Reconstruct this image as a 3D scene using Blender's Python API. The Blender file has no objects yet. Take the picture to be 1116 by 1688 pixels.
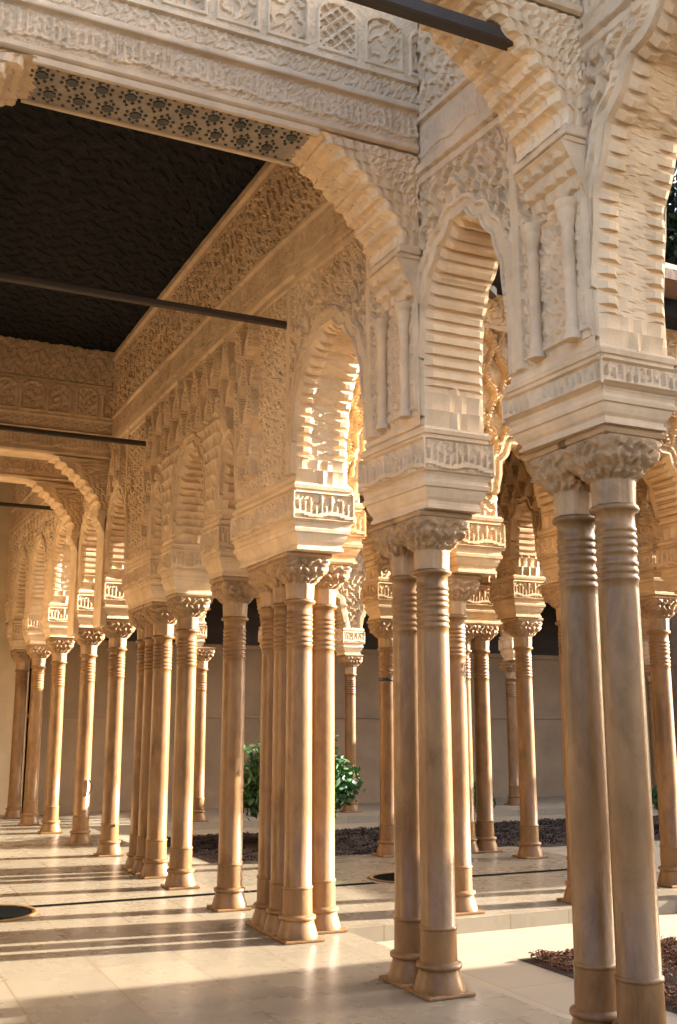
import bpy, math, random
import numpy as np
from mathutils import Vector
random.seed(7); RNG = np.random.default_rng(11)
sc = bpy.context.scene
COL = sc.collection
PI = math.pi

# ------------------------------------------------------------------ mesh building
class MB:
    def __init__(s): s.v = []; s.f = {}; s.n = 0
    def add(s, verts, faces, mat=0, smooth=False):
        verts = np.asarray(verts, float).reshape(-1, 3); faces = np.asarray(faces, int)
        s.v.append(verts)
        s.f.setdefault(faces.shape[1], []).append((faces + s.n, mat, smooth)); s.n += len(verts)
    def grid(s, P, mat=0, smooth=False, closed=False):
        nv, nu = P.shape[:2]
        idx = np.arange(nv * nu).reshape(nv, nu)
        if closed: idx = np.concatenate([idx, idx[:, :1]], 1)
        F = np.stack([idx[:-1, :-1], idx[:-1, 1:], idx[1:, 1:], idx[1:, :-1]], -1).reshape(-1, 4)
        s.add(P.reshape(-1, 3), F, mat, smooth)
    def loops(s, Ls, mat=0, smooth=False, cap=True):      # stack of closed loops
        P = np.asarray(Ls, float); s.grid(P, mat, smooth, True)
        if cap:
            k = P.shape[1]
            s.add(P[0], [list(range(k))[::-1]], mat, smooth); s.add(P[-1], [list(range(k))], mat, smooth)
    def box(s, x0, x1, y0, y1, z0, z1, mat=0, bev=0.0):
        if bev:
            b = bev
            L = [(z0, b), (z0 + b, 0), (z1 - b, 0), (z1, b)]
        else: L = [(z0, 0), (z1, 0)]
        s.loops([[(x0 + i, y0 + i, z), (x1 - i, y0 + i, z), (x1 - i, y1 - i, z), (x0 + i, y1 - i, z)] for z, i in L], mat)
    def lathe(s, prof, c=(0, 0, 0), n=32, mat=0, smooth=True, cap=True):
        a = np.linspace(0, 2 * PI, n, endpoint=False)
        L = [np.stack([c[0] + r * np.cos(a), c[1] + r * np.sin(a), np.full(n, c[2] + z)], -1) for z, r in prof]
        s.loops(L, mat, smooth, cap)
    def build(s, name, mats, parent=None, loc=None):
        me = bpy.data.meshes.new(name)
        V = np.concatenate(s.v); me.vertices.add(len(V)); me.vertices.foreach_set('co', V.ravel())
        li, ls, mi, sm = [], [], [], []; pos = 0
        for k, lst in s.f.items():
            for F, m, sh in lst:
                li.append(F.ravel()); ls.append(pos + np.arange(len(F)) * k); pos += F.size
                mi.append(np.full(len(F), m)); sm.append(np.full(len(F), sh))
        li = np.concatenate(li); ls = np.concatenate(ls); mi = np.concatenate(mi); sm = np.concatenate(sm)
        me.loops.add(len(li)); me.loops.foreach_set('vertex_index', li.astype(np.int32))
        me.polygons.add(len(ls)); me.polygons.foreach_set('loop_start', ls.astype(np.int32))
        me.polygons.foreach_set('material_index', mi.astype(np.int32)); me.polygons.foreach_set('use_smooth', sm.astype(bool))
        me.update(calc_edges=True); me.validate()
        for m in (mats if isinstance(mats, (list, tuple)) else [mats]): me.materials.append(m)
        o = bpy.data.objects.new(name, me); COL.objects.link(o)
        if parent: o.parent = parent
        if loc: o.location = loc
        return o

def tag(o, label, cat, group=None):
    o['label'] = label; o['category'] = cat; o['kind'] = 'thing'
    if group: o['group'] = group
    return o
def thing(name, label, cat, loc=(0, 0, 0), group=None):
    o = bpy.data.objects.new(name, None); COL.objects.link(o); o.location = loc; o.empty_display_size = .2
    return tag(o, label, cat, group)
def struct(o, kind='structure'): o['kind'] = kind; return o

# ------------------------------------------------------------------ materials
def mat(name, base, rough=.7, noise=(.12, 3.0), dark=None, dscale=1.2, damt=.4, bump=(.0, 60), stretch=(1, 1, 1), spec=.4, fine=None, coat=0, vary=False):
    m = bpy.data.materials.new(name); m.use_nodes = True; nt = m.node_tree; N = nt.nodes; L = nt.links
    b = N['Principled BSDF']; b.inputs['Roughness'].default_value = rough; b.inputs['Specular IOR Level'].default_value = spec
    if coat: b.inputs['Coat Weight'].default_value = coat; b.inputs['Coat Roughness'].default_value = .12
    tc = N.new('ShaderNodeTexCoord'); mp = N.new('ShaderNodeMapping'); mp.inputs['Scale'].default_value = stretch
    L.new(tc.outputs['Object'], mp.inputs[0])
    if vary:                                            # every copy gets its own stretch of stone
        oi = N.new('ShaderNodeObjectInfo'); sv = N.new('ShaderNodeVectorMath'); sv.operation = 'SCALE'; sv.inputs[0].default_value = (17, 29, 41)
        L.new(oi.outputs['Random'], sv.inputs['Scale']); L.new(sv.outputs[0], mp.inputs['Location'])
    n1 = N.new('ShaderNodeTexNoise'); n1.inputs['Scale'].default_value = noise[1]; n1.inputs['Detail'].default_value = 6; n1.inputs['Roughness'].default_value = .62
    L.new(mp.outputs[0], n1.inputs['Vector'])
    r1 = N.new('ShaderNodeMapRange'); r1.inputs[1].default_value = .3; r1.inputs[2].default_value = .7
    r1.inputs[3].default_value = 1 - noise[0]; r1.inputs[4].default_value = 1 + noise[0]
    L.new(n1.outputs['Fac'], r1.inputs[0])
    mx = N.new('ShaderNodeMix'); mx.data_type = 'RGBA'; mx.inputs[6].default_value = (*base, 1); mx.inputs[7].default_value = (*(dark or base), 1)
    n2 = N.new('ShaderNodeTexNoise'); n2.inputs['Scale'].default_value = dscale; n2.inputs['Detail'].default_value = 8; n2.inputs['Roughness'].default_value = .65; n2.inputs['Distortion'].default_value = .6
    L.new(mp.outputs[0], n2.inputs['Vector'])
    r2 = N.new('ShaderNodeMapRange'); r2.inputs[1].default_value = .46; r2.inputs[2].default_value = .72; r2.inputs[4].default_value = damt
    L.new(n2.outputs['Fac'], r2.inputs[0]); L.new(r2.outputs[0], mx.inputs[0])
    vm = N.new('ShaderNodeVectorMath'); vm.operation = 'SCALE'; L.new(mx.outputs[2], vm.inputs[0]); L.new(r1.outputs[0], vm.inputs['Scale'])
    L.new(vm.outputs[0], b.inputs['Base Color'])
    if bump[0]:
        n3 = N.new('ShaderNodeTexNoise'); n3.inputs['Scale'].default_value = bump[1]; n3.inputs['Detail'].default_value = 5
        L.new(tc.outputs['Object'], n3.inputs['Vector'])
        bp = N.new('ShaderNodeBump'); bp.inputs['Strength'].default_value = 1; bp.inputs['Distance'].default_value = bump[0]
        L.new(n3.outputs['Fac'], bp.inputs['Height'])
        if fine:                                        # fine carving: small warped cells cut into the plaster
            vo = N.new('ShaderNodeTexVoronoi'); vo.feature = 'DISTANCE_TO_EDGE'; vo.inputs['Scale'].default_value = fine[1]
            ad = N.new('ShaderNodeMix'); ad.data_type = 'VECTOR'; ad.inputs[0].default_value = .05
            L.new(tc.outputs['Object'], ad.inputs[4]); L.new(n3.outputs['Color'], ad.inputs[5]); L.new(ad.outputs[1], vo.inputs['Vector'])
            mr = N.new('ShaderNodeMapRange'); mr.inputs[1].default_value = .04; mr.inputs[2].default_value = .16; L.new(vo.outputs[0], mr.inputs[0])
            b2 = N.new('ShaderNodeBump'); b2.inputs['Distance'].default_value = fine[0]; L.new(mr.outputs[0], b2.inputs['Height']); L.new(bp.outputs[0], b2.inputs['Normal'])
            L.new(b2.outputs[0], b.inputs['Normal'])
        else: L.new(bp.outputs[0], b.inputs['Normal'])
    return m

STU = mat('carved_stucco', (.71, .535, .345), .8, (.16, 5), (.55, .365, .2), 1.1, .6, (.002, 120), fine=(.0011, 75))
REV = mat('ribbed_stucco', (.65, .48, .3), .8, (.14, 5), (.52, .35, .18), 1.1, .5, (.002, 90))
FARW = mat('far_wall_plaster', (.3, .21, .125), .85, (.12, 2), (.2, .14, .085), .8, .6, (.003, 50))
STU2 = mat('plain_stucco', (.58, .45, .29), .85, (.1, 2.5), (.46, .33, .2), .8, .5, (.003, 60))
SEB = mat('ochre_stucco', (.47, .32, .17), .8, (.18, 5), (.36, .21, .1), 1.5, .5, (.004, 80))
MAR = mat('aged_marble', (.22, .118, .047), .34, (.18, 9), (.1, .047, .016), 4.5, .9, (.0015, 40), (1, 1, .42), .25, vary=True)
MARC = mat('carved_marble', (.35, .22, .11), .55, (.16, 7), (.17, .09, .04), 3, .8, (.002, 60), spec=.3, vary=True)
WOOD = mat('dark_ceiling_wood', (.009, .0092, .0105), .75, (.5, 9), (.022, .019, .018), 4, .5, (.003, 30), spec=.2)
BEAM = mat('dark_beam_wood', (.04, .028, .02), .65, (.3, 8), (.07, .045, .03), 3, .5, (.002, 50), (.3, 1, 1))
INL = mat('dark_green_inlay', (.05, .052, .045), .5, (.3, 12))
SOF = mat('marquetry_wood', (.3, .24, .18), .65, (.2, 9), (.2, .15, .11), 4, .5, (.002, 60))
SOIL = mat('garden_soil', (.035, .023, .018), .95, (.4, 9), (.06, .04, .028), 5, .6, (.03, 14), spec=.1)
IRON = mat('iron', (.03, .025, .022), .5)
LEAF = mat('leaf_green', (.035, .1, .03), .45, (.4, 4), (.09, .17, .035), 3, .7, spec=.4)
LEAFT = mat('leaf_deep_green', (.014, .026, .012), .6, (.4, 4), (.03, .045, .015), 3, .6, spec=.2)
LEAFD = mat('leaf_dry', (.16, .075, .04), .7, (.4, 6), (.28, .17, .08), 6, .7, spec=.2)
LEAFK = mat('leaf_dark', (.016, .012, .011), .8, (.4, 6), (.026, .02, .013), 6, .6, spec=.2)
BARK = mat('bark', (.1, .065, .04), .9, (.3, 14), bump=(.006, 30))
TILE = mat('roof_tile', (.13, .075, .05), .85, (.2, 4), bump=(.01, 12))
BACKW = mat('golden_plaster', (.6, .44, .26), .85, (.08, 2), (.56, .38, .2), .7, .4, (.003, 50))
DADO = mat('dark_glazed_tile', (.1, .085, .07), .4, (.5, 9), (.2, .13, .07), 7, .6)
WATER = mat('basin_water', (.007, .007, .006), .95, (.2, 2), spec=.0)
WHITE = mat('painted_plaster', (.6, .47, .32), .85, (.08, 2), (.5, .37, .23), .7, .4, (.003, 50))

def floor_mat(name, base, dark, rough):
    m = mat(name, base, rough, (.07, 2.2), dark, .7, .14, (.0006, 25), spec=.14)
    nt = m.node_tree; N = nt.nodes; L = nt.links; b = N['Principled BSDF']
    tc = next(n for n in N if n.type == 'TEX_COORD'); src = b.inputs['Base Color'].links[0].from_socket
    br = N.new('ShaderNodeTexBrick'); br.inputs['Scale'].default_value = 1; br.inputs['Brick Width'].default_value = 1.15; br.inputs['Row Height'].default_value = .58
    br.inputs['Mortar Size'].default_value = .006; br.inputs['Mortar Smooth'].default_value = .3; br.inputs['Color1'].default_value = (.9, .9, .9, 1); br.inputs['Color2'].default_value = (1.06, 1.03, 1, 1); br.inputs['Mortar'].default_value = (.72, .64, .54, 1)
    mp = N.new('ShaderNodeMapping'); mp.inputs['Rotation'].default_value = (0, 0, PI / 2); mp.inputs['Location'].default_value = (.2, .13, 0)
    L.new(tc.outputs['Object'], mp.inputs[0]); L.new(mp.outputs[0], br.inputs['Vector'])
    mu = N.new('ShaderNodeMix'); mu.data_type = 'RGBA'; mu.blend_type = 'MULTIPLY'; mu.inputs[0].default_value = 1
    L.new(src, mu.inputs[6]); L.new(br.outputs['Color'], mu.inputs[7]); L.new(mu.outputs[2], b.inputs['Base Color'])
    n = next(n for n in N if n.type == 'TEX_NOISE'); rr = N.new('ShaderNodeMapRange'); rr.inputs[3].default_value = rough * .6; rr.inputs[4].default_value = rough * 1.7
    L.new(n.outputs['Fac'], rr.inputs[0]); L.new(rr.outputs[0], b.inputs['Roughness'])
    return m
FLOOR = floor_mat('marble_floor', (.215, .18, .13), (.16, .122, .082), .24)
PAVE = floor_mat('court_paving', (.28, .235, .17), (.21, .165, .115), .5)

# ------------------------------------------------------------------ relief patterns (heights 0..1)
def ss(a, b, x):
    t = np.clip((x - a) / (b - a), 0, 1); return t * t * (3 - 2 * t)
def arab(u, v, p=.11):                        # scrolling leaf work
    k = 2 * PI / p; a = u * k; b = v * k
    f = np.sin(a + 1.7 * np.sin(.5 * b + .6 * np.sin(.31 * a))) + np.sin(b + 1.7 * np.sin(.5 * a + .8 * np.sin(.27 * b)))
    g = np.sin(1.9 * a - 1.1 * b + 1.2 * np.sin(.7 * b)) * .6
    q = f + g; return ss(-.12, .14, q) * (.72 + .28 * ss(.25, .5, np.abs(np.sin(q * 2.2))))
def lat(u, v, w, h, th=.17, wob=.08, fill=.42):         # interlaced lozenges with lobed edges
    vv = v / h + wob * np.sin(2 * PI * u / w * 2) * .5
    p = (u / w + vv) % 1; q = (u / w - vv) % 1
    d = np.minimum(np.minimum(p, 1 - p), np.minimum(q, 1 - q))
    rib = 1 - ss(th * .72, th * .95, d)
    lobe = ss(.1, .4, np.abs(np.sin(v / h * 2 * PI * 3)) * (1 - rib))
    return np.maximum(rib * (1 - .25 * line(d, th * .3, th * .3)), fill * arab(u, v, w * .36) * ss(th * 1.1, th * 1.5, d))
def kufic(u, v, H):                           # tall-lettered band, v in 0..H
    t = v / H; c = np.floor(u / .045); hsh = np.modf(np.abs(np.sin(c * 12.9898) * 43758.5))[0]
    st = (np.abs((u / .045) % 1 - .5) < .2) & (t > .2) & (t < .5 + .45 * hsh)
    bar = (np.abs(t - .24 - .05 * np.sin(u * 21)) < .07)
    h = np.where(st | bar, 1., .45 * arab(u, v, .07))
    return h * ss(.04, .1, t) * (1 - ss(.9, .96, t))
def muq(u, v, w=.12, h=.13):                  # rows of small hollow cells
    r = np.floor(v / h); x = ((u / w + .5 * (r % 2)) % 1 - .5) * 2; y = (v / h) % 1
    return np.clip(1 - np.sqrt(np.clip(1 - np.abs(x) ** 1.6, 0, 1)) * (1 - y ** 2.2) * 1.0, 0, 1)
def line(x, c, w): return 1 - ss(w * .35, w * .5, np.abs(x - c))
def frame(u, v, u0, u1, v0, v1, w=.03):
    d = np.minimum(np.minimum(u - u0, u1 - u), np.minimum(v - v0, v1 - v))
    return np.where(d >= 0, 1 - ss(w * .7, w, d), 0), d > w
def niche(u, v, W, H):                        # row of little arched panels
    c = np.floor(u / W); x = (u / W) % 1 - .5; y = v / H
    top = .62 + .26 * np.sqrt(np.clip(1 - (x / .42) ** 2, 0, 1))
    ins = (np.abs(x) < .42) & (y < top) & (y > .06)
    edge = (np.abs(x) < .42) & (y < top) & (y > .06) & ((np.abs(x) > .36) | (y > top - .07) | (y < .12))
    gridh = .25 + .6 * lat(x * W, v, .09, .09, .22, 0)
    carve = .1 + .45 * arab(u, v, .1)
    return np.where(edge, 1., np.where(ins, np.where(c % 4 == 3, gridh, carve), .62 + .1 * arab(u, v, .06)))

# ------------------------------------------------------------------ mapping of the gallery arcade (it runs slightly out of true)
KY = [1.0, 4.2, 5.8, 7.5, 9.0, 10.1, 11.3, 13.0, 14.3, 16.0, 17.4, 19.5]
KX = [3.5, 3.38, 3.25, 3.12, 3.09, 3.07, 3.05, 3.03, 2.96, 2.88, 2.81, 2.74]
def Xc(y): return np.interp(y, KY, KX)
def MG(s, n, z): s = np.asarray(s, float); return np.stack(np.broadcast_arrays(Xc(s) + n, s, z), -1)
def MX(Y0):                                   # wall along X, n toward +Y
    return lambda s, n, z: np.stack(np.broadcast_arrays(np.asarray(s, float), Y0 + n, z), -1)
def MY(X0):                                   # wall along Y, n toward +X
    return lambda s, n, z: np.stack(np.broadcast_arrays(X0 + n, np.asarray(s, float), z), -1)

def panel(mb, M, s0, s1, z0, z1, n0, res, hf, depth, sign=-1, mat=0):
    nu = max(2, int((s1 - s0) / res)); nv = max(2, int((z1 - z0) / res))
    S, Z = np.meshgrid(np.linspace(s0, s1, nu + 1), np.linspace(z0, z1, nv + 1))
    h = hf(S, Z) * depth
    mb.grid(M(S, n0 + sign * h, Z), mat)

def arch_curve(a, b, zs, za, lobes=9, d=.05, n=96, point=.82):
    th = np.linspace(PI, 0, n + 1); c = (a + b) / 2; hw = (b - a) / 2
    s = hw * np.cos(th); z = (za - zs) * np.sin(th).clip(0, 1) ** point
    z = z * (1 + .12 * (1 - np.abs(np.cos(th))) ** 2) / 1.12
    k = 1 - d * np.abs(np.sin(lobes * th)) * (np.sin(th) ** .3).clip(0, 1)
    return c + s * k, zs + z * k

def arcade(M, root, t, ops, s0, s1, zb, zt, res, ff, depth, fb=None, m=STU, wall='arcade_wall', zi=None, ribs=.03, lobes=9, back_res=.08, ld=.05, styles=('rib',)):
    """a wall pierced by arches: ops = (a, b, spring, apex). ff(s, z, d) gives the relief, d = distance to the nearest arch edge"""
    mb = MB(); curves = [arch_curve(a, b, zs, za, lobes, ld) for a, b, zs, za in ops]
    C = [np.stack(c, -1) for c in curves]
    def dist(S, Z):
        d = np.full(S.shape, 9.)
        for (a, b, zs, za), c in zip(ops, C):
            msk = (S > a - .4) & (S < b + .4)
            if not msk.any(): continue
            P = np.stack([S[msk], Z[msk]], -1)
            q = np.sqrt(((P[:, None] - c[None, ::2]) ** 2).sum(-1)).min(1)
            low = P[:, 1] < zs
            q = np.where(low, np.minimum(np.abs(P[:, 0] - a), np.abs(P[:, 0] - b)), q)
            d[msk] = np.minimum(d[msk], q)
        return d
    for side, rs, fn in ((-1, res, ff), (1, back_res, fb or ff)):
        edges = [s0]
        for a, b, *_ in ops: edges += [a, b]
        edges.append(s1)
        for i in range(0, len(edges), 2):
            a, b = edges[i], edges[i + 1]
            if b - a < .01: continue
            nu = max(2, int((b - a) / rs)); nv = max(2, int((zt - zb) / rs))
            S, Z = np.meshgrid(np.linspace(a, b, nu + 1), np.linspace(zb, zt, nv + 1))
            h = fn(S, Z, dist(S, Z)) * depth
            if i: h = np.where(Z < ops[i // 2 - 1][2], h * ss(0, .02, S - a), h)
            if i + 2 < len(edges): h = np.where(Z < ops[i // 2][2], h * ss(0, .02, b - S), h)
            mb.grid(M(S, side * (t + h), Z))
        for (a, b, zs, za), (cs, cz) in zip(ops, curves):
            st = 1 if side < 0 else 3
            cs_, cz_ = cs[::st], cz[::st]
            nv = max(3, int((zt - zs) / rs))
            f = np.linspace(0, 1, nv + 1)[:, None]
            tops = cs_ + (np.linspace(a, b, len(cs_)) - cs_) * .35
            S = cs_[None] * (1 - f) + np.linspace(a, b, len(cs_))[None] * f; Z = cz_[None] * (1 - f) + zt * f
            h = fn(S, Z, dist(S, Z)) * depth; h[0] = 0
            mb.grid(M(S, side * (t + h), Z))
    # top and ends
    e = np.array([[-t, t], [-t, t]])
    n_ = max(2, int((s1 - s0) / .4)); S = np.linspace(s0, s1, n_ + 1)
    mb.grid(np.stack([M(S, -t, zt), M(S, t, zt)]))
    for s_ in (s0, s1): mb.grid(np.stack([M(np.array([s_, s_]), np.array([-t, t]), zb), M(np.array([s_, s_]), np.array([-t, t]), zt)]))
    o = mb.build(wall, m, root)
    # reveals
    for ko, ((a, b, zs, za), (cs, cz)) in enumerate(zip(ops, curves)):
        style = styles[ko % len(styles)]
        r = MB(); c0 = (a + b) / 2
        zz = np.arange(zb, zs, .018)
        S = np.concatenate([np.full(len(zz), a), cs, np.full(len(zz), b)]); Z = np.concatenate([zz, cz, zz[::-1]])
        # resample by length and rib
        L = np.concatenate([[0], np.cumsum(np.hypot(np.diff(S), np.diff(Z)))])
        q = np.linspace(0, L[-1], int(L[-1] / .0065)); S = np.interp(q, L, S); Z = np.interp(q, L, Z)
        nT = 10; T = np.linspace(-t, t, nT + 1)
        Sg = np.repeat(S[None], nT + 1, 0); Zg = np.repeat(Z[None], nT + 1, 0); Tg = np.repeat(T[:, None], len(S), 1)
        Lg = np.repeat(np.minimum(q, L[-1] - q)[None], nT + 1, 0)
        rib = ss(-.42, -.2, np.sin(Lg * 2 * PI / .078))
        carv = muq(Tg, Lg, .1, .11)
        zone = (Zg < zb + (zs - zb) * .6)
        if style == 'edge': rib = np.where(np.abs(Tg) > t * .55, rib, 0) + .5 * line(np.abs(Tg), t * .52, .03) + .25 * arab(Tg, Lg, .07) * (np.abs(Tg) < t * .5)
        h = np.where(zone, carv * .03, rib * ribs)
        if style == 'muq': h = muq(Tg, Lg, .07, .08) * .05
        h[0] = 0; h[-1] = 0
        dx = c0 - Sg; dz = np.where(Zg > zs, (zs - Zg), 0); dl = np.hypot(dx, dz) + 1e-6
        r.grid(M(Sg + dx / dl * h, Tg, Zg + dz / dl * h))
        r.build('arch_reveal', REV if m is STU else m, o)
    return o

def impost(M, root, s0, s1, t, z0=2.79, h=.5, carve=True, nc=0.0, m=None):
    """moulded block over the capitals: abacus, flare, framed inscription block"""
    mb = MB(); sm = (s0 + s1) / 2; hs = (s1 - s0) / 2
    prof = [(0, -.035), (.022, -.035), (.028, -.045), (.05, -.045), (.07, -.03), (.1, -.018), (.125, -.012), (.13, .0), (.155, .006), (.162, -.004), (.18, -.006), (.2, 0), (h - .05, 0), (h - .045, .012), (h - .02, .018), (h - .012, .006), (h, .004)]
    k5 = h / .5; Ls = []
    for z, o in prof:
        z = z * k5 if z < .3 else z
        a, b = hs + o, t + o
        Ls.append(M(np.array([sm - a, sm + a, sm + a, sm - a]), np.array([nc - b, nc - b, nc + b, nc + b]), z0 + z))
    mb.loops(Ls)
    o = mb.build('impost_block', m or STU, root)
    if carve:
        p = MB(); za, zb = z0 + .205 * k5, z0 + h - .06
        def hf(L):
            def f(u, v):
                fr, ins = frame(u, v, -L - .026, L + .026, za + .012, zb - .012, .016)
                return np.maximum(fr * 1.0, np.where(ins, kufic(u, v - za, zb - za), 0))
            return f
        for sg in (-1, 1):
            Ms = lambda s, n, z: M(sm + s, nc + n, z)
            panel(p, Ms, -hs - .024, hs + .024, za, zb, sg * (t + .004), .009, hf(hs), .02, sg)
            Mt = lambda s, n, z: M(sm + n, nc + s, z)
            panel(p, Mt, -t - .024, t + .024, za, zb, sg * (hs + .004), .009, hf(t), .02, sg)
        p.build('inscription_panel', m or STU, o)
    return o

# ------------------------------------------------------------------ columns
CH = 2.79
def ring(z, r, w, out): return [(z - w / 2, r), (z - w * .35, r + out * .8), (z, r + out), (z + w * .35, r + out * .8), (z + w / 2, r)]
def mk_base():
    mb = MB(); mb.box(-.15, .15, -.15, .15, 0, .022, bev=.006)
    mb.lathe([(.022, .148), (.035, .147), (.06, .14), (.09, .131), (.12, .121), (.138, .118)] + ring(.156, .118, .034, .017) + [(.18, .11)], n=36)
    return mb
def mk_shaft():
    pr = [(.172, .108), (.3, .1065), (.35, .106)] + ring(.362, .106, .02, .006) + [(.375, .102), (.9, .1005), (1.5, .099), (2.05, .097)]
    for z in (2.10, 2.135, 2.17, 2.225, 2.26, 2.295, 2.33): pr += ring(z, .096, .024, .0062)
    pr += [(2.37, .096)] + ring(2.43, .096, .035, .026) + [(2.46, .098)]
    mb = MB(); mb.lathe(pr, n=36); return mb
def mk_capital(n=112, nz=48):
    mb = MB(); th = np.linspace(0, 2 * PI, n, endpoint=False); z = np.linspace(2.448, 2.752, nz)
    T, Z = np.meshgrid(th, z); f = ss(2.565, 2.67, Z)
    e = 2 + 6 * f; r0 = .101 + .004 * ss(2.45, 2.56, Z) + .066 * f + .012 * ss(2.67, 2.75, Z)
    c, s_ = np.abs(np.cos(T)), np.abs(np.sin(T)); R = r0 / (c ** e + s_ ** e) ** (1 / e)
    low = ss(.3, .7, np.sin(T * 8) * .5 + .5) * (Z < 2.56)
    u = T * .13; h = np.where(Z < 2.568, low * .006, arab(u * 1.4, Z, .06) * .021 + .006 * (np.abs(Z - 2.6) < .012))
    h = h * (1 - ss(2.735, 2.75, Z)); R = R + h - .01 * (f > .2)
    mb.grid(np.stack([R * np.cos(T), R * np.sin(T), Z], -1), 0, True, True)
    return mb
def mk_abacus():
    mb = MB()
    mb.loops([[(-a, -a, z), (a, -a, z), (a, a, z), (-a, a, z)] for z, a in ((2.748, .165), (2.756, .182), (2.775, .188), (2.783, .182), (CH - .001, .18))])
    return mb
_proto = {}
def column(x, y, label, group, sc_=1.0, zs=1.0):
    r = thing('marble_column', label, 'column', (x, y, 0), group)
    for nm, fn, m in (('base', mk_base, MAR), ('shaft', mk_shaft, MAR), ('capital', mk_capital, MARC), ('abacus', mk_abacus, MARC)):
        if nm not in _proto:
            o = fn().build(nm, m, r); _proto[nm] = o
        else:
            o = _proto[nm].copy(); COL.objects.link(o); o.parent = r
    r.rotation_euler.z = random.choice((0, PI / 2, PI, -PI / 2)); r.scale = (sc_, sc_, zs)
    return r
G1, G2, G3 = 'columns of the gallery arcade', 'columns of the pavilion', 'columns of the far gallery'
for x, y, l, g in (
    (3.40, 4.05, 'nearest dark marble column, front one of the right-hand pair', G1),
    (3.40, 4.36, 'dark marble column behind the nearest one in the right-hand pair', G1),
    (3.25, 5.60, 'front column of the second pair, standing in the middle right with dark base', G1),
    (3.25, 5.92, 'back column of the second pair, left of its twin with dark base', G1),
    (3.11, 7.37, 'front column of the cluster beside the bush, brightly sunlit down its right side', G1),
    (3.12, 7.66, 'middle shaded column of the cluster left of the sunlit front column', G1),
    (3.13, 7.95, 'rear shaded column of the cluster, furthest left in it', G1),
    (3.41, 7.62, 'sunlit column right of the cluster, in front of the bush', G2),
    (3.10, 8.82, 'lone shaded column standing free with dark bed behind it', G1),
    (3.07, 10.15, 'slim sunlit column right of the second cluster in the gallery', G1),
    (3.05, 10.96, 'front shaded column of the second cluster in the gallery', G1),
    (3.04, 11.28, 'middle shaded column of the second cluster in the gallery', G1),
    (3.04, 11.60, 'rear shaded column of the second cluster in the gallery', G1),
    (3.03, 12.95, 'first sunlit column past the far cross wall, with small dark stud', G1),
    (2.96, 14.30, 'second sunlit column past the far cross wall, with dark hook', G1),
    (2.88, 16.00, 'third sunlit column past the far cross wall', G1),
    (2.81, 17.40, 'fourth sunlit column past the far cross wall, near left edge', G1),
    (2.76, 18.75, 'shaded column at the far left end of the gallery', G1),
    (4.77, 7.86, 'sunlit column just right of the second pair, on the pavilion step', G2),
    (6.00, 7.86, 'pavilion column hidden behind the right-hand pair', G2),
    (7.42, 7.62, 'corner column of the pavilion beyond the right edge', G2),
    (7.42, 8.27, 'pavilion column at the right edge beside the nearest pair', G2),
    (7.46, 10.69, 'pavilion column with sunlit edge, left of the nearest pair', G2),
    (7.32, 11.42, 'pavilion column with sunlit edge, second to the left of the nearest pair', G2),
    (7.05, 11.42, 'pavilion corner column mostly hidden behind its neighbour', G2),
    (6.04, 11.54, 'shaded pavilion column left of the second pair with dark iron band', G2),
    (4.85, 11.54, 'pavilion column hidden behind the front cluster', G2),
    (5.38, 16.95, 'far gallery column beside the slim sunlit one', G3),
    (6.95, 17.3, 'far gallery column behind the round green bush', G3),
    (8.42, 17.55, 'far gallery column right of the green bush', G3),
    (10.3, 17.6, 'far gallery column hidden behind the second pair', G3),
    (12.1, 17.8, 'far gallery column between the two pavilion columns', G3),
    (14.0, 17.8, 'far gallery column hidden behind the nearest pair', G3),
    (15.7, 17.8, 'far gallery column just right of the nearest pair', G3)):
    c = column(x, y, l, g, zs=2.93 / 2.79 if y < 4.5 else 1)
    if 'stud' in l:
        k = MB(); k.lathe([(0, .0), (0, .016), (.02, .014), (.03, .0)], n=10); o = k.build('iron_stud', IRON, c); o.location = (.03, -.095, .35); o.rotation_euler = (PI / 2, 0, -c.rotation_euler.z); c.rotation_euler.z = 0; o.rotation_euler = (PI / 2, 0, 0)
    if 'hook' in l:
        k = MB(); a = np.linspace(0, 1, 12)
        for i in range(11):
            p0, p1 = a[i], a[i + 1]; f = lambda t: (.05 + .05 * math.sin(t * 3), -.105, .62 + .2 * t)
            A, B = f(p0), f(p1); k.loops([[(A[0] - .008, A[1] - .008, A[2]), (A[0] + .008, A[1] - .008, A[2]), (A[0] + .008, A[1] + .008, A[2]), (A[0] - .008, A[1] + .008, A[2])], [(B[0] - .008, B[1] - .008, B[2]), (B[0] + .008, B[1] - .008, B[2]), (B[0] + .008, B[1] + .008, B[2]), (B[0] - .008, B[1] + .008, B[2])]])
        c.rotation_euler.z = 0; k.build('iron_hook', IRON, c)
    if 'iron band' in l:
        k = MB(); k.lathe([(2.04, .098), (2.045, .107), (2.075, .107), (2.08, .098)], n=28, cap=False); k.build('iron_band', IRON, c)

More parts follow.
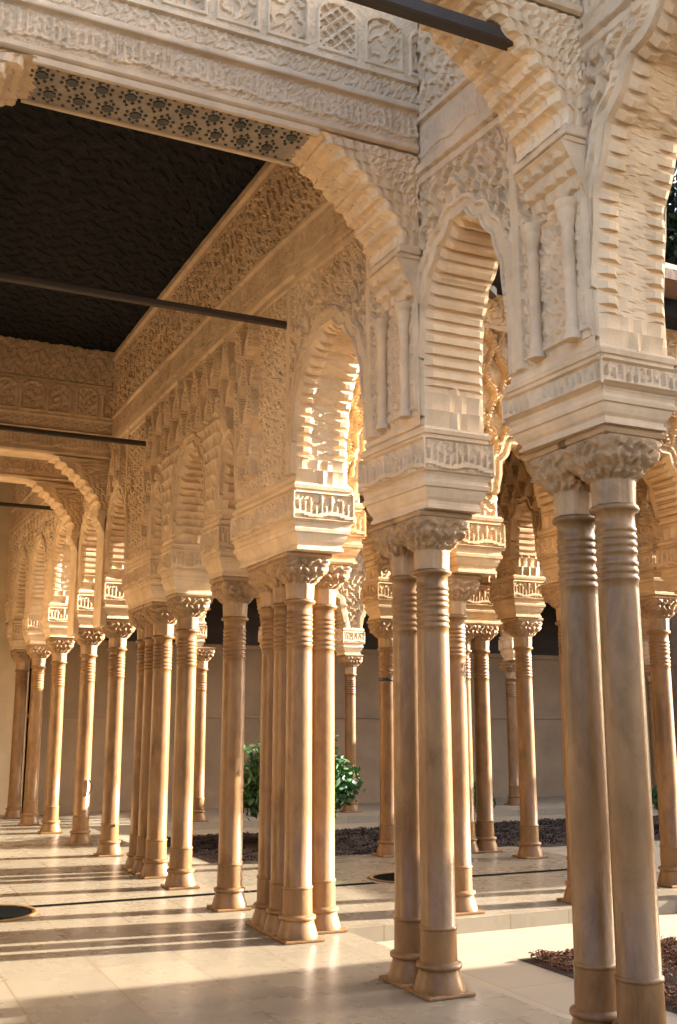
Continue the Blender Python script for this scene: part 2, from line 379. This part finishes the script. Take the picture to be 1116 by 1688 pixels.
# ------------------------------------------------------------------ the gallery arcade wall
T = .21; ZI = 3.29
def gal_front(S, Z, D):
    h = .6 * arab(S, Z, .072)
    # pavilion-side panels of interlaced lozenges
    sb = ((S > 7.75) & (S < 11.0) & (Z > 3.5)) | ((S > 12.0) & (S < 12.7) & (Z > 3.6))
    h = np.where(sb, 2.9 * lat(S, Z, .29, .6, .14, .1, 0), h)
    mq = (S > 8.5) & (S < 10.5) & (Z < 4.25)
    h = np.where(mq, 2.4 * muq(S, Z, .1, .12), h)
    deep = (D < .42) & (Z > 4.1) & (Z < 4.95) & ~sb
    h = np.where(deep, 1.3 * arab(S, Z, .12), h)
    # arch bands
    band = (D < .12); h = np.where(band, .9 + .5 * line(D, .012, .03) + .8 * line(D, .1, .035), h)
    # alfiz frames near pier edges
    for a in (2.35, 3.9, 4.42, 5.42, 5.96, 7.16, 8.22, 8.6, 10.4, 10.78, 11.9):
        fr = line(S, a, .07) * (Z < 4.86); h = np.where(fr > .05, np.maximum(1.3 * fr, h * (1 - fr)), h)
    low = Z < 3.36; h = np.where(low, 1.0 * line(Z, 3.32, .05), h)
    # mouldings and bands above
    z = Z
    top = z > 4.86
    hb = np.where((z > 4.86) & (z < 5.03), .9 * line(z, 4.90, .07) + 1.6 * line(z, 4.975, .085), 0)
    hb = np.where((z >= 5.03) & (z < 5.3), .35 * kufic(S, z - 5.03, .27) + .1, hb)
    hb = np.where((z >= 5.3) & (z < 5.36), 1.2 * line(z, 5.33, .05), hb)
    hb = np.where((z >= 5.36) & (z < 6.02), 1.0 * arab(S, z, .11), hb)
    hb = np.where(z >= 6.02, .8 + 1.4 * line(z, 6.12, .1), hb)
    return np.where(top, hb, h)
def flat_back(S, Z, D): return .5 * arab(S, Z, .14)

gal = thing('gallery_arcade', 'long carved stucco arcade wall above the gallery columns, running from right foreground to far left', 'arcade')
def ap(a, b, zs, za): return (a, b, zs, za)
ops_near = [ap(2.42, 3.83, 3.6, 4.9), ap(4.52, 5.35, 3.72, 4.52), ap(6.04, 7.06, 3.6, 4.4)]
ops_mid = [ap(8.24, 8.6, 3.5, 3.95), ap(9.02, 9.96, 3.5, 4.2), ap(10.35, 10.74, 3.5, 3.95), ap(11.85, 12.72, 3.6, 4.3)]
arcade(MG, gal, T, ops_near + ops_mid, 1.4, 13.0, ZI, 6.2, .0105, gal_front, .025, flat_back, styles=('edge', 'rib', 'edge', 'muq', 'muq', 'muq', 'rib'))
def far_front(S, Z, D):
    h = .6 * arab(S, Z, .13); h = np.where(D < .12, 1.0 + .6 * line(D, .1, .05), h)
    h = np.where(D > .3, 1.6 * lat(S, Z, .25, .4, .2), h)
    return np.where(Z > 4.9, gal_front(S, Z, D), h)
ops_far = [ap(13.2, 14.08, 3.6, 4.35), ap(14.52, 15.78, 3.6, 4.45), ap(16.22, 17.2, 3.6, 4.4), ap(17.6, 18.55, 3.6, 4.4)]
arcade(MG, gal, T, ops_far, 13.0, 19.5, ZI, 6.2, .03, far_front, .022, flat_back, styles=('rib', 'edge', 'rib'))
for a, b in ((1.5, 2.4), (3.81, 4.54), (5.33, 6.06), (7.04, 8.26), (8.6, 9.03), (9.95, 10.36), (10.72, 11.85), (12.72, 13.2), (14.06, 14.54), (15.76, 16.24), (17.18, 17.62), (18.53, 18.98)):
    impost(MG, gal, a, b, .225, z0=2.93 if a == 3.81 else 2.79, h=.38 if a == 3.81 else .5)

# ------------------------------------------------------------------ cross walls of the gallery (flat lintel on muqarnas corbels)
def corbel_curve(n=40):
    """from the ledge (0,0) inwards and up to the lintel: (dx towards opening, dz), 0..1"""
    t = np.linspace(0, 1, n); x = .58 * t ** 1.3 - .026 * np.abs(np.sin(t * PI * 8)); z = .64 * t ** .82 + .02 * np.abs(np.sin(t * PI * 8))
    return x, z
def cross_wall(name, label, Y0, xr, xl, zl, ztop, res, soffit=True, jamb=.8, thick=.4, zfr=None, depth=.022, detail=True):
    root = thing(name, label, 'wall', (0, 0, 0), 'cross walls of the gallery')
    M = MX(Y0); Xr = xr; Xl = xl; jx = .15                     # jamb capital reaches jx into the opening
    zk = zl - .66
    # lintel
    mb = MB()
    def ff(S, Z):
        z = Z - zl
        h = .9 * line(z, .03, .05)
        h = np.where((z > .06) & (z < .27), .6 * kufic(S, z - .06, .21) + .2 * arab(S, Z, .05), h)
        h = np.where((z >= .27) & (z < .34), .5 + 1.2 * line(z, .305, .05), h)
        h = np.where((z >= .34) & (z < .47), .4 * arab(S, Z, .06) + .2, h)
        h = np.where((z >= .47) & (z < .5), 1.4, h)
        h = np.where((z >= .5) & (z < .96), 1.6 * niche(S, z - .5, .33, .46), h)
        h = np.where(z >= .96, .8 * arab(S, Z, .12), h)
        return h
    panel(mb, M, Xl, Xr, zl, ztop, 0, res, ff, depth)
    mb.grid(M(np.array([[Xl, Xr]] * 2), thick, np.array([[zl, zl], [ztop, ztop]])))
    mb.grid(M(np.array([[Xl, Xr]] * 2), np.array([[0, 0], [thick, thick]]), ztop))
    mb.grid(M(np.array([[Xl, Xr]] * 2), np.array([[0, 0], [thick, thick]]), zl + .001))
    lint = mb.build('lintel', STU, root)
    ox0, ox1 = Xl + jx + .56, Xr - jx - .56
    if soffit:
        mb = MB(); mb.box(ox0, ox1, Y0 + .0, Y0 + thick, zl - .03, zl, bev=.004)
        # light edge mouldings
        mb2 = MB()
        for y in (Y0 - .012, Y0 + thick - .012): mb2.box(ox0 - .02, ox1 + .02, y, y + .026, zl - .05, zl - .004, bev=.005)
        so = mb.build('soffit_panel', SOF, root); mb2.build('edge_moulding', STU, so)
        st = MB(); zz = zl - .033; nx = int((ox1 - ox0) / .155)
        def poly(cx, cy, r, k, rot, star=0):
            pts = []
            for i in range(k):
                a = rot + 2 * PI * i / k; rr = r * (1 - star * (i % 2)); pts.append((cx + rr * math.cos(a), cy + rr * math.sin(a), zz))
            lo = [(p[0], p[1], zz - .006) for p in pts]
            st.loops([[(p[0], p[1], zl - .02) for p in pts], lo])
        for i in range(nx):
            for j in range(2):
                cx = ox0 + (i + .3 + .42 * j) * (ox1 - ox0) / nx; cy = Y0 + .115 + j * .17
                if cx > ox1 - .05: continue
                poly(cx, cy, .038, 16, .2, .18)
                for k in range(8):
                    a = k * PI / 4 + PI / 8; poly(cx + .06 * math.cos(a), cy + .06 * math.sin(a), .011, 4, a, 0)
        for i in range(nx * 2):
            for cy in (Y0 + .035, Y0 + .2, Y0 + .365):
                cx = ox0 + (i + .5) * (ox1 - ox0) / (nx * 2); poly(cx, cy, .012, 3, i, 0)
        st.box(ox0 + .01, ox1 - .01, Y0 + .01, Y0 + thick - .01, zl - .022, zl - .012); st.build('star_inlay', INL, so)
    # jambs
    for side, xw in ((1, Xr), (-1, Xl)):
        cx, cz = corbel_curve()
        Xk = xw - side * jx
        S = Xk - side * cx; Z = zk + cz
        mb = MB()
        # front face between corbel curve and wall, with arcs following the curve
        nf = 26 if detail else 10; f = np.linspace(0, 1, nf + 1)[:, None]
        Sg = S[None] * (1 - f) + xw * f; Zg = np.repeat(Z[None], nf + 1, 0)
        d = np.abs(Sg - S[None])
        h = .6 * arab(Sg, Zg, .06) * (d > .2) + 1.1 * line(d, .02, .05) + .9 * line(d, .085, .04) + .8 * line(d, .16, .05)
        mb.grid(M(Sg, -h * .02 * ss(0, .014, d), Zg)); mb.grid(M(Sg[::6], np.full(Sg[::6].shape, thick), Zg[::6]))
        # under side: muqarnas steps
        nt = 16; tt = np.linspace(0, thick, nt + 1)[:, None]
        L = np.linspace(0, .85, len(S))[None]
        hh = muq(np.repeat(tt, len(S), 1), np.repeat(L, nt + 1, 0), .055 if detail else .05, .065 if detail else .06) * (.042 if detail else .02) * ss(0, .12, tt / thick)
        Sg = S[None] - side * hh * .75; Zg = Z[None] - hh * .5
        mb.grid(M(Sg + 0 * tt, tt + 0 * Sg, Zg))
        mb.build('corbel', REV, root)
        if side > 0: xa, xb = xw - jx, xw + .0
        else: xa, xb = xw, xw + jx
        # ledge on top of the jamb capital
        g = MB()
        g.box(min(xa, xb) - .0, max(xa, xb) + .0, Y0 - .02, Y0 + thick + .04, zk - .045, zk + .012, bev=.006)
        g.box(min(xa, xb) + (.012 if side > 0 else 0), max(xa, xb) - (.012 if side < 0 else 0), Y0 - .008, Y0 + thick + .025, zk - .075, zk - .046, bev=.004)
        g.build('corbel_ledge', STU, root)
        # muqarnas capital under the ledge: steps back from jx to the jamb face
        q = MB(); nv = 22; nu = 24
        zc0, zc1 = zk - .36, zk - .076
        V, U = np.meshgrid(np.linspace(0, 1, nv + 1), np.linspace(0, 1, nu + 1), indexing='ij')
        out = jx * V ** 1.1; hm = muq(U * (thick + .02), V * .36, .09, .095) * .04 * (1 - ss(.9, 1, V))
        q.grid(np.stack([xw - side * (out - hm * 1.0 + .015), Y0 + U * (thick + .02), zc0 + V * (zc1 - zc0)], -1))
        q.grid(np.stack([np.stack([xw - side * (jx * np.linspace(0, 1, nv + 1) ** 1.1 + .015), np.full(nv + 1, Y0), np.linspace(zc0, zc1, nv + 1)], -1), np.stack([np.full(nv + 1, xw), np.full(nv + 1, Y0), np.linspace(zc0, zc1, nv + 1)], -1)]))
        q.build('muqarnas_capital', STU, root)
        # jamb face with carved strip between two colonettes
        if detail:
            j = MB()
            My = MY(xw)
            def jf(S, Z):
                fr, ins = frame(S, Z, Y0 + .02, Y0 + jamb - .02, 3.4, zc0 + .02, .03)
                hh = np.maximum(1.2 * fr, np.where(ins, .8 * arab(S, Z, .085), 0)); return hh
            panel(j, My, Y0 + .003, Y0 + jamb, 3.3, zc0 + .1, -side * .012, .013, jf, .018, -side)
            j.build('jamb_panel', STU, root)
            for dy in (.13, .43):
                c = MB(); z0 = 3.37; zt = zc0 + .03
                pr = [(z0, .045), (z0 + .03, .045), (z0 + .04, .034), (z0 + .07, .032), (zt - .2, .031)] + [(zt - .185, .038), (zt - .17, .031), (zt - .15, .031), (zt - .12, .036), (zt - .06, .055), (zt - .05, .05), (zt - .04, .06), (zt, .062)]
                c.lathe(pr, (xw - side * .045, Y0 + dy, 0), 20); c.build('colonette', STU, root)
    return root
cw_N = cross_wall('cross_wall', 'second cross wall with flat lintel and dark star-patterned soffit, in the upper left', 5.35, 3.055, -.04, 5.1, 6.3, .0095, jamb=.69)
cw_R = cross_wall('cross_wall', 'nearest cross wall with muqarnas corbel at the top right', 3.83, 3.17, -.04, 5.1, 5.66, .011, soffit=False, jamb=.69)
cw_1 = cross_wall('cross_wall', 'dark far cross wall closing the wooden-ceilinged room, lower left', 12.8, 2.83, .0, 4.78, 6.2, .025, soffit=False, jamb=.5, thick=.35, detail=False)
cw_2 = cross_wall('cross_wall', 'last cross wall seen through the far lintel opening at left edge', 14.15, 2.77, .0, 4.75, 6.2, .03, soffit=False, jamb=.5, thick=.35, detail=False)
for cw, Y0, X in ((cw_1, 12.8, 2.83), (cw_2, 14.15, 2.77)):
    b = MB(); b.box(X - .06, X + .02, Y0, Y0 + .42, 2.7, 4.15, bev=.01); b.build('jamb', STU, cw)

# ------------------------------------------------------------------ ceilings, west wall, roof
mb = MB()
S, Z = np.meshgrid(np.linspace(-.04, 3.12, 158), np.linspace(5.74, 12.82, 354))
h = arab(S, Z, .2) * .012
mb.grid(np.stack([S, Z, 6.2 - h], -1)); mb.box(-.4, 3.3, 5.34, 12.82, 6.31, 6.5)
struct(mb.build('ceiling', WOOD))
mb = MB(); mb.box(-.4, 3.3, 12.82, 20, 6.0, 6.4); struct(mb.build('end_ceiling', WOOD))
r = thing('back_wall', 'unseen back wall of the gallery, its dark dado and golden plaster set for bounce light', 'wall')
w = MB(); w.box(-.45, -.04, 5.35, 20, 1.2, 6.2); w.build('plaster', BACKW, r)  # unseen wall, plaster toned golden so its bounce warms the room
w = MB(); w.box(-.45, -.03, 5.36, 19.99, 0, 1.2); w.build('tiled_dado', DADO, r)  # dark dado added to cut the sun bounce onto the columns
w = MB(); w.box(-1.6, 3.5, -2.4, -2, 0, 2.4); tag(w.build('sky_block_back', STU2), 'unseen wall added behind the viewer to block low sky light', 'wall')  # unseen, added to keep low sky light off the near columns
w = MB(); w.box(-2, -1.6, -2.4, 5.3, 0, 2.4); tag(w.build('sky_block_side', STU2), 'unseen wall added left of the viewer to block low sky light', 'wall')  # unseen, added to screen low sky from the left
w = MB(); w.box(-.45, 3.1, 19.5, 20, 0, 6.2); tag(w.build('end_wall', STU2), 'plain shaded wall closing the gallery at the far left end', 'wall')
def roof(name, label, x0, x1, y0, y1, z0, z1, ridge_x=True):
    m = MB(); e = .7
    a = [(x0 - e, y0 - e, z0), (x1 + e, y0 - e, z0), (x1 + e, y1 + e, z0), (x0 - e, y1 + e, z0)]
    cx, cy = (x0 + x1) / 2, (y0 + y1) / 2
    k = .05
    b = [(cx - k, cy - k, z1), (cx + k, cy - k, z1), (cx + k, cy + k, z1), (cx - k, cy + k, z1)]
    m.loops([a, [(p[0], p[1], p[2] + .1) for p in a], b]); return m
for x, y0, y1, l in ((3.66, 1.0, 7.62, 'near'), (3.28, 12.35, 19.45, 'far')):
    e = thing('wooden_eave', 'dark wooden eave sloping over the court side of the %s end of the gallery' % l, 'eave', (0, 0, 0), 'wooden eaves')
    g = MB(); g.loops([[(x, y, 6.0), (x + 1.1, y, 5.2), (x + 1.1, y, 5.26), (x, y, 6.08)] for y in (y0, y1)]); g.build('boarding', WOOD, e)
    for k in range(int((y1 - y0) / .35)):
        g = MB(); yy = y0 + .1 + k * .35; g.loops([[(x, y, 5.9), (x + 1.12, y, 5.1), (x + 1.12, y, 5.17), (x, y, 5.985)] for y in (yy, yy + .09)]); g.build('rafter', BEAM, e)

# ------------------------------------------------------------------ tie beams
def beam(x0, x1, y, z, label, w=.052, h=.052):
    b = MB(); b.loops([[(x, y - w / 2 + i, z + j) for i, j in ((0, .01), (.01, 0), (w - .01, 0), (w, .01), (w, h - .01), (w - .01, h), (.01, h), (0, h - .01))] for x in (x0, x1)])
    tag(b.build('tie_beam', BEAM), label, 'beam', 'wooden tie beams across the gallery')
beam(-.04, 2.955, 7.2, 4.55, 'dark tie beam crossing in front of the black ceiling to the gallery wall')
beam(-.04, 2.87, 11.05, 4.53, 'dark tie beam spanning just before the far cross wall')
beam(-.04, 2.72, 15.3, 4.58, 'small dark tie beam at the left edge, furthest of all')
beam(-.04, 2.82, 3.9, 4.845, 'thick dark tie beam at the top, nearest of all', .08, .08)

# ------------------------------------------------------------------ pavilion
pav = thing('garden_pavilion', 'carved stucco pavilion projecting into the court, its lozenge panels sunlit between the two near pairs', 'pavilion', (0, 0, 0))
def pav_face(S, Z, D):
    h = 3.2 * lat(S, Z, .26, .46, .12, .1, .12)
    h = np.where(D < .1, 1.2 + 1.0 * line(D, .02, .04) + 1.2 * line(D, .09, .04), h)
    h = np.where(Z < 3.5, .7 * arab(S, Z, .1), h)
    h = np.where(Z > 5.0, np.where(Z < 5.06, 2.2, 1.0 * arab(S, Z, .12) + .4), h)
    return np.where(Z > 5.33, 1.8, h)
PT = .17
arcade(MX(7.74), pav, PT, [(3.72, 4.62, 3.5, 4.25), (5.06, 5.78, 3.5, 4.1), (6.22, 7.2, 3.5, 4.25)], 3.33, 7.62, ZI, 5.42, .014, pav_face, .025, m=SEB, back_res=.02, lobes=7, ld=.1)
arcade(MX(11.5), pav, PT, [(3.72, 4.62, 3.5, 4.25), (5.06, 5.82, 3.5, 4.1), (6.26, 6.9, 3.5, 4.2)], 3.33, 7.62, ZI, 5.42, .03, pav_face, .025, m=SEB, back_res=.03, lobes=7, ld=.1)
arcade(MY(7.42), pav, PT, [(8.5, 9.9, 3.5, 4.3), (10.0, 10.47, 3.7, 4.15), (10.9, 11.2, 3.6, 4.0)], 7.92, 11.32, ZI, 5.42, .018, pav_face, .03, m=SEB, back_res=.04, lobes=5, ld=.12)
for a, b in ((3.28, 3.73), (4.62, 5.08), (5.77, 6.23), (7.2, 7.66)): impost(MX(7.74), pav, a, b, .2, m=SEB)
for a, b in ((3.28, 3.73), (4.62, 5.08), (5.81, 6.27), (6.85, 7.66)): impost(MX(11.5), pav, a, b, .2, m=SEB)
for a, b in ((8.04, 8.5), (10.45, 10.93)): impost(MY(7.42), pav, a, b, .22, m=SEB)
p = MB(); p.box(3.36, 8.3, 7.25, 12.3, 5.36, 5.53); p.build('eave', WOOD, pav)
p = roof('roof', '', 4.1, 7.6, 7.6, 11.6, 5.54, 7.4); p.build('roof', TILE, pav)

# ------------------------------------------------------------------ far gallery
fg = thing('far_gallery', 'arcade and back wall of the gallery on the far side of the court', 'gallery')
def fg_face(S, Z, D):
    h = 1.4 * arab(S, Z, .12); h = np.where(D < .14, 1.6 * (1 - ss(.1, .14, D)) + .3, h)
    return np.where(D > .5, 1.8 * lat(S, Z, .3, .42, .2), h)
fx = [5.38, 6.95, 8.42, 10.3, 12.1, 14.0, 15.7, 17.5]
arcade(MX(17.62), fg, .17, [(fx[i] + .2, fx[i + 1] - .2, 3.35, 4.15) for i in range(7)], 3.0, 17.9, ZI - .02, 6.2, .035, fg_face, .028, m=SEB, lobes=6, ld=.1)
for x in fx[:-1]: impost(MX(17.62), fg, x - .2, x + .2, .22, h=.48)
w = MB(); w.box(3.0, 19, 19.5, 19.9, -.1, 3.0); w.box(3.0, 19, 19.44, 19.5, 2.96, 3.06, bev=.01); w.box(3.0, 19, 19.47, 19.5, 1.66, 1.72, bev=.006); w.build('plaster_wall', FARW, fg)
w = MB(); w.box(3.0, 19, 19.52, 19.9, 3.06, 6.2); w.build('dark_frieze', BEAM, fg)
w = MB(); w.box(3.0, 19, 16.6, 20, 6.22, 6.4); w.build('roof', TILE, fg)
w = MB(); w.box(17.95, 18.5, 17.3, 19.5, 0, 6.2); w.build('end_wall', STU2, fg)  # unseen blocker, added to keep low sun off the far plaster wall

# ------------------------------------------------------------------ ground
g = MB(); R = 300
g.grid(np.array([[(-R, -R, -.115), (R, -R, -.115)], [(-R, R, -.115), (R, R, -.115)]], float)); struct(g.build('court_ground', PAVE))
g = MB()
g.box(-6, 3.58, -8, 20, -.14, 0); struct(g.build('gallery_floor', FLOOR))
g = MB(); g.box(3.58, 7.95, 7.6, 11.75, -.14, 0); struct(g.build('pavilion_floor', FLOOR))
g = MB(); g.box(3.58, 40, 16.75, 20, -.14, 0); struct(g.build('far_gallery_floor', PAVE))
def bed(x0, x1, y0, y1, name):
    m = MB(); nx, ny = int((x1 - x0) / .12), int((y1 - y0) / .12)
    X, Y = np.meshgrid(np.linspace(x0, x1, nx), np.linspace(y0, y1, ny))
    e = np.minimum(np.minimum(X - x0, x1 - X), np.minimum(Y - y0, y1 - Y)).clip(0, .2) / .2
    m.grid(np.stack([X, Y, -.111 + e * (.015 + .03 * RNG.random(X.shape))], -1)); struct(m.build(name, SOIL))
bed(4.49, 16, .5, 6.63, 'garden_bed'); bed(4.2, 22, 12.35, 15.72, 'garden_bed')
def leaves(mb, P, size, up=.5):
    n = len(P); d = RNG.normal(size=(n, 3)); d[:, 2] = np.abs(d[:, 2]) * up; d /= np.linalg.norm(d, axis=1)[:, None]
    e = np.cross(d, RNG.normal(size=(n, 3))); e /= np.linalg.norm(e, axis=1)[:, None]
    s = size * (.6 + .8 * RNG.random((n, 1)))
    q = np.stack([P - d * s, P + e * s * .42, P + d * s, P - e * s * .42], 1)
    mb.add(q.reshape(-1, 3), np.arange(4 * n).reshape(n, 4))
def cover(x0, x1, y0, y1, n, size, h, m, name, thr=.42):
    P = np.stack([x0 + (x1 - x0) * RNG.random(n * 3), y0 + (y1 - y0) * RNG.random(n * 3), RNG.random(n * 3)], -1)
    f = np.sin(P[:, 0] * 9 + 2 * np.sin(P[:, 1] * 5)) * np.sin(P[:, 1] * 11 + 1.5 * np.sin(P[:, 0] * 7)) * .5 + .5
    P = P[f > thr * RNG.random(len(P)) * 2][:n]; f = np.sin(P[:, 0] * 9 + 2 * np.sin(P[:, 1] * 5)) * np.sin(P[:, 1] * 11 + 1.5 * np.sin(P[:, 0] * 7)) * .5 + .5
    P[:, 2] = -.1 + P[:, 2] * h * (.35 + .65 * f); mb = MB(); leaves(mb, P, size); o = mb.build(name, m); struct(o, 'stuff')
cover(4.55, 7.0, 3.8, 6.58, 60000, .016, .07, LEAFD, 'ground_cover', .15)
cover(4.3, 12.5, 12.45, 15.6, 34000, .017, .045, LEAFK, 'ground_cover')

def bush(x, y, rx, rz, zc, n, label):
    r = thing('green_bush', label, 'bush', (x, y, -.1), 'green bushes in the court')
    mb = MB(); P = []
    for k in range(26):
        d = RNG.normal(size=3); d /= np.linalg.norm(d); c = d * np.array([rx, rx, rz]) * (.3 + .6 * RNG.random())
        P.append(c + RNG.normal(size=(n // 26, 3)) * np.array([.3, .3, .3]) * rx * .5)
    P = np.concatenate(P); P[:, 2] += zc + .1; leaves(mb, P, .055, 1.0); mb.build('foliage', LEAF, r)
    t = MB(); t.lathe([(0, .05), (.1, .038), (zc, .03), (zc + rz * .5, .012)], n=10)
    for k in range(5):
        a = k * 1.3; b = (math.cos(a) * rx * .6, math.sin(a) * rx * .6, zc + rz * .3 + .1); s0 = (0, 0, zc * .6)
        t.loops([[(s0[0] + .015 * i, s0[1] + .015 * j, s0[2]) for i, j in ((-1, -1), (1, -1), (1, 1), (-1, 1))], [(b[0] + .006 * i, b[1] + .006 * j, b[2]) for i, j in ((-1, -1), (1, -1), (1, 1), (-1, 1))]])
    t.build('stem', BARK, r)
bush(5.93, 14.2, .8, .47, .66, 28000, 'round green bush behind the front cluster of columns')
bush(9.62, 15.1, .26, .26, .34, 2000, 'small dark green bush right of the two pavilion columns on the left')
def tall_tree(x, y, zc, rx, rz, n):
    r = thing('tall_tree', 'tall dense dark green tree rising behind the pavilion at the right edge', 'tree', (x, y, -.1))
    P = []
    for k in range(70):
        d = RNG.normal(size=3); d /= np.linalg.norm(d); c = d * np.array([rx, rx, rz]) * RNG.random() ** .4 * .9
        P.append(c + RNG.normal(size=(n // 70, 3)) * rx * .17)
    P = np.concatenate(P); P[:, 2] += zc; mb = MB(); leaves(mb, P, .13, 1.0); mb.build('crown', LEAFT, r)
    t = MB(); t.lathe([(0, .3), (.3, .22), (zc * .6, .15), (zc + rz * .6, .03)], n=12)
    for k in range(7):
        a = k * 2.4; z0 = zc * (.55 + .06 * k); e = (math.cos(a) * rx * .6, math.sin(a) * rx * .6, z0 + rz * .35)
        Q = ((-1, -1), (1, -1), (1, 1), (-1, 1)); t.loops([[(.06 * i, .06 * j, z0) for i, j in Q], [(e[0] + .015 * i, e[1] + .015 * j, e[2]) for i, j in Q]])
    t.build('trunk', BARK, r)
tall_tree(14.2, 15.3, 10.6, 2.6, 4.4, 26000)
bush(12.55, 13.6, .5, .35, .3, 2600, 'low green bush at the right edge behind the nearest pair')

# ------------------------------------------------------------------ water basins and channel in the floor
def basin(x, y, r, label):
    t = thing('floor_basin', label, 'basin', (x, y, 0), 'round floor basins')
    m = MB(); m.lathe([(.004, r + .05), (.01, r + .045), (.012, r + .03), (.012, r + .01), (.006, r)], n=48, cap=False); m.build('rim', MAR, t)
    m = MB(); m.lathe([(.004, r), (.006, .01)], n=48, cap=False); m.build('water', WATER, t)
basin(1.18, 9.42, .4, 'round dark water basin sunk in the marble floor at the left edge')
basin(5.35, 9.8, .36, 'round dark basin in the shaded pavilion floor beside the second pair')
m = MB()
for x0, x1 in ((1.53, 3.57), (3.59, 4.88), (5.82, 7.93)): m.box(x0, x1, 9.57, 9.66, .002, .005)
tag(m.build('water_channel', WATER), 'narrow dark water channel running between the two floor basins', 'channel')

# ------------------------------------------------------------------ unseen buildings added beyond the right edge, sized to cast the shade
def wing(name, label, x0, x1, y0, y1, h, pyr=None):
    r = thing(name, label, 'building', ((x0 + x1) / 2, (y0 + y1) / 2, 0))
    m = MB(); m.box(x0 - r.location.x, x1 - r.location.x, y0 - r.location.y, y1 - r.location.y, -.14, h); m.build('wall', WHITE, r)
    q = roof('roof', '', x0 - r.location.x, x1 - r.location.x, y0 - r.location.y, y1 - r.location.y, h + .01, pyr or h + 1.5); q.build('roof', TILE, r)
SUN_EL, SUN_S = math.radians(17), -.13
tn = math.tan(SUN_EL)
wing('sun_blocker_tall', 'unseen tall block added beyond the right edge to shade the nearest pier', 27, 34, -12, 1.5, 6.6 + 24 * tn + 3, 20)
wing('sun_blocker_low', 'unseen lower block added beyond the right edge to shade the foreground', 20, 26, -12, 3.4, 1.3 + 16.8 * tn - .9, 1.3 + 16.8 * tn + .8)
wing('opposite_wing', 'unseen opposite gallery wing with tiled roof, lengthened and sized for its shade', 26, 31, 6.7, 18, 6.3, 7.3)

# ------------------------------------------------------------------ light, camera
w = bpy.data.worlds.new('World'); sc.world = w; w.use_nodes = True; nt = w.node_tree
bg = nt.nodes['Background']; sky = nt.nodes.new('ShaderNodeTexSky'); sky.sky_type = 'NISHITA'; sky.sun_disc = False
d = Vector((1, SUN_S, math.hypot(1, SUN_S) * tn)).normalized()
sky.sun_elevation = SUN_EL; sky.sun_rotation = math.atan2(d.x, d.y); sky.dust_density = 4; sky.air_density = .7
nt.links.new(sky.outputs[0], bg.inputs[0]); bg.inputs[1].default_value = .14
l = bpy.data.lights.new('sun', 'SUN'); l.energy = 5; l.angle = math.radians(.3); l.color = (1, .93, .82)
so = bpy.data.objects.new('sun', l); COL.objects.link(so); so.rotation_euler = (-d).to_track_quat('-Z', 'Y').to_euler()
cam = bpy.data.cameras.new('camera'); co = bpy.data.objects.new('camera', cam); COL.objects.link(co); sc.camera = co
cam.sensor_fit = 'VERTICAL'; cam.sensor_height = 36; cam.lens = 36 * 1730 / 1688; cam.clip_end = 2000; cam.clip_start = .05
co.location = (0, 0, 1.5); co.rotation_euler = (PI / 2 + math.radians(11.55), 0, -math.radians(25))
sc.view_settings.view_transform = 'Standard'; sc.view_settings.look = 'None'; sc.view_settings.exposure = 2.9; sc.view_settings.gamma = 1
sc.cycles.max_bounces = 10; sc.cycles.diffuse_bounces = 6; sc.cycles.use_denoising = True
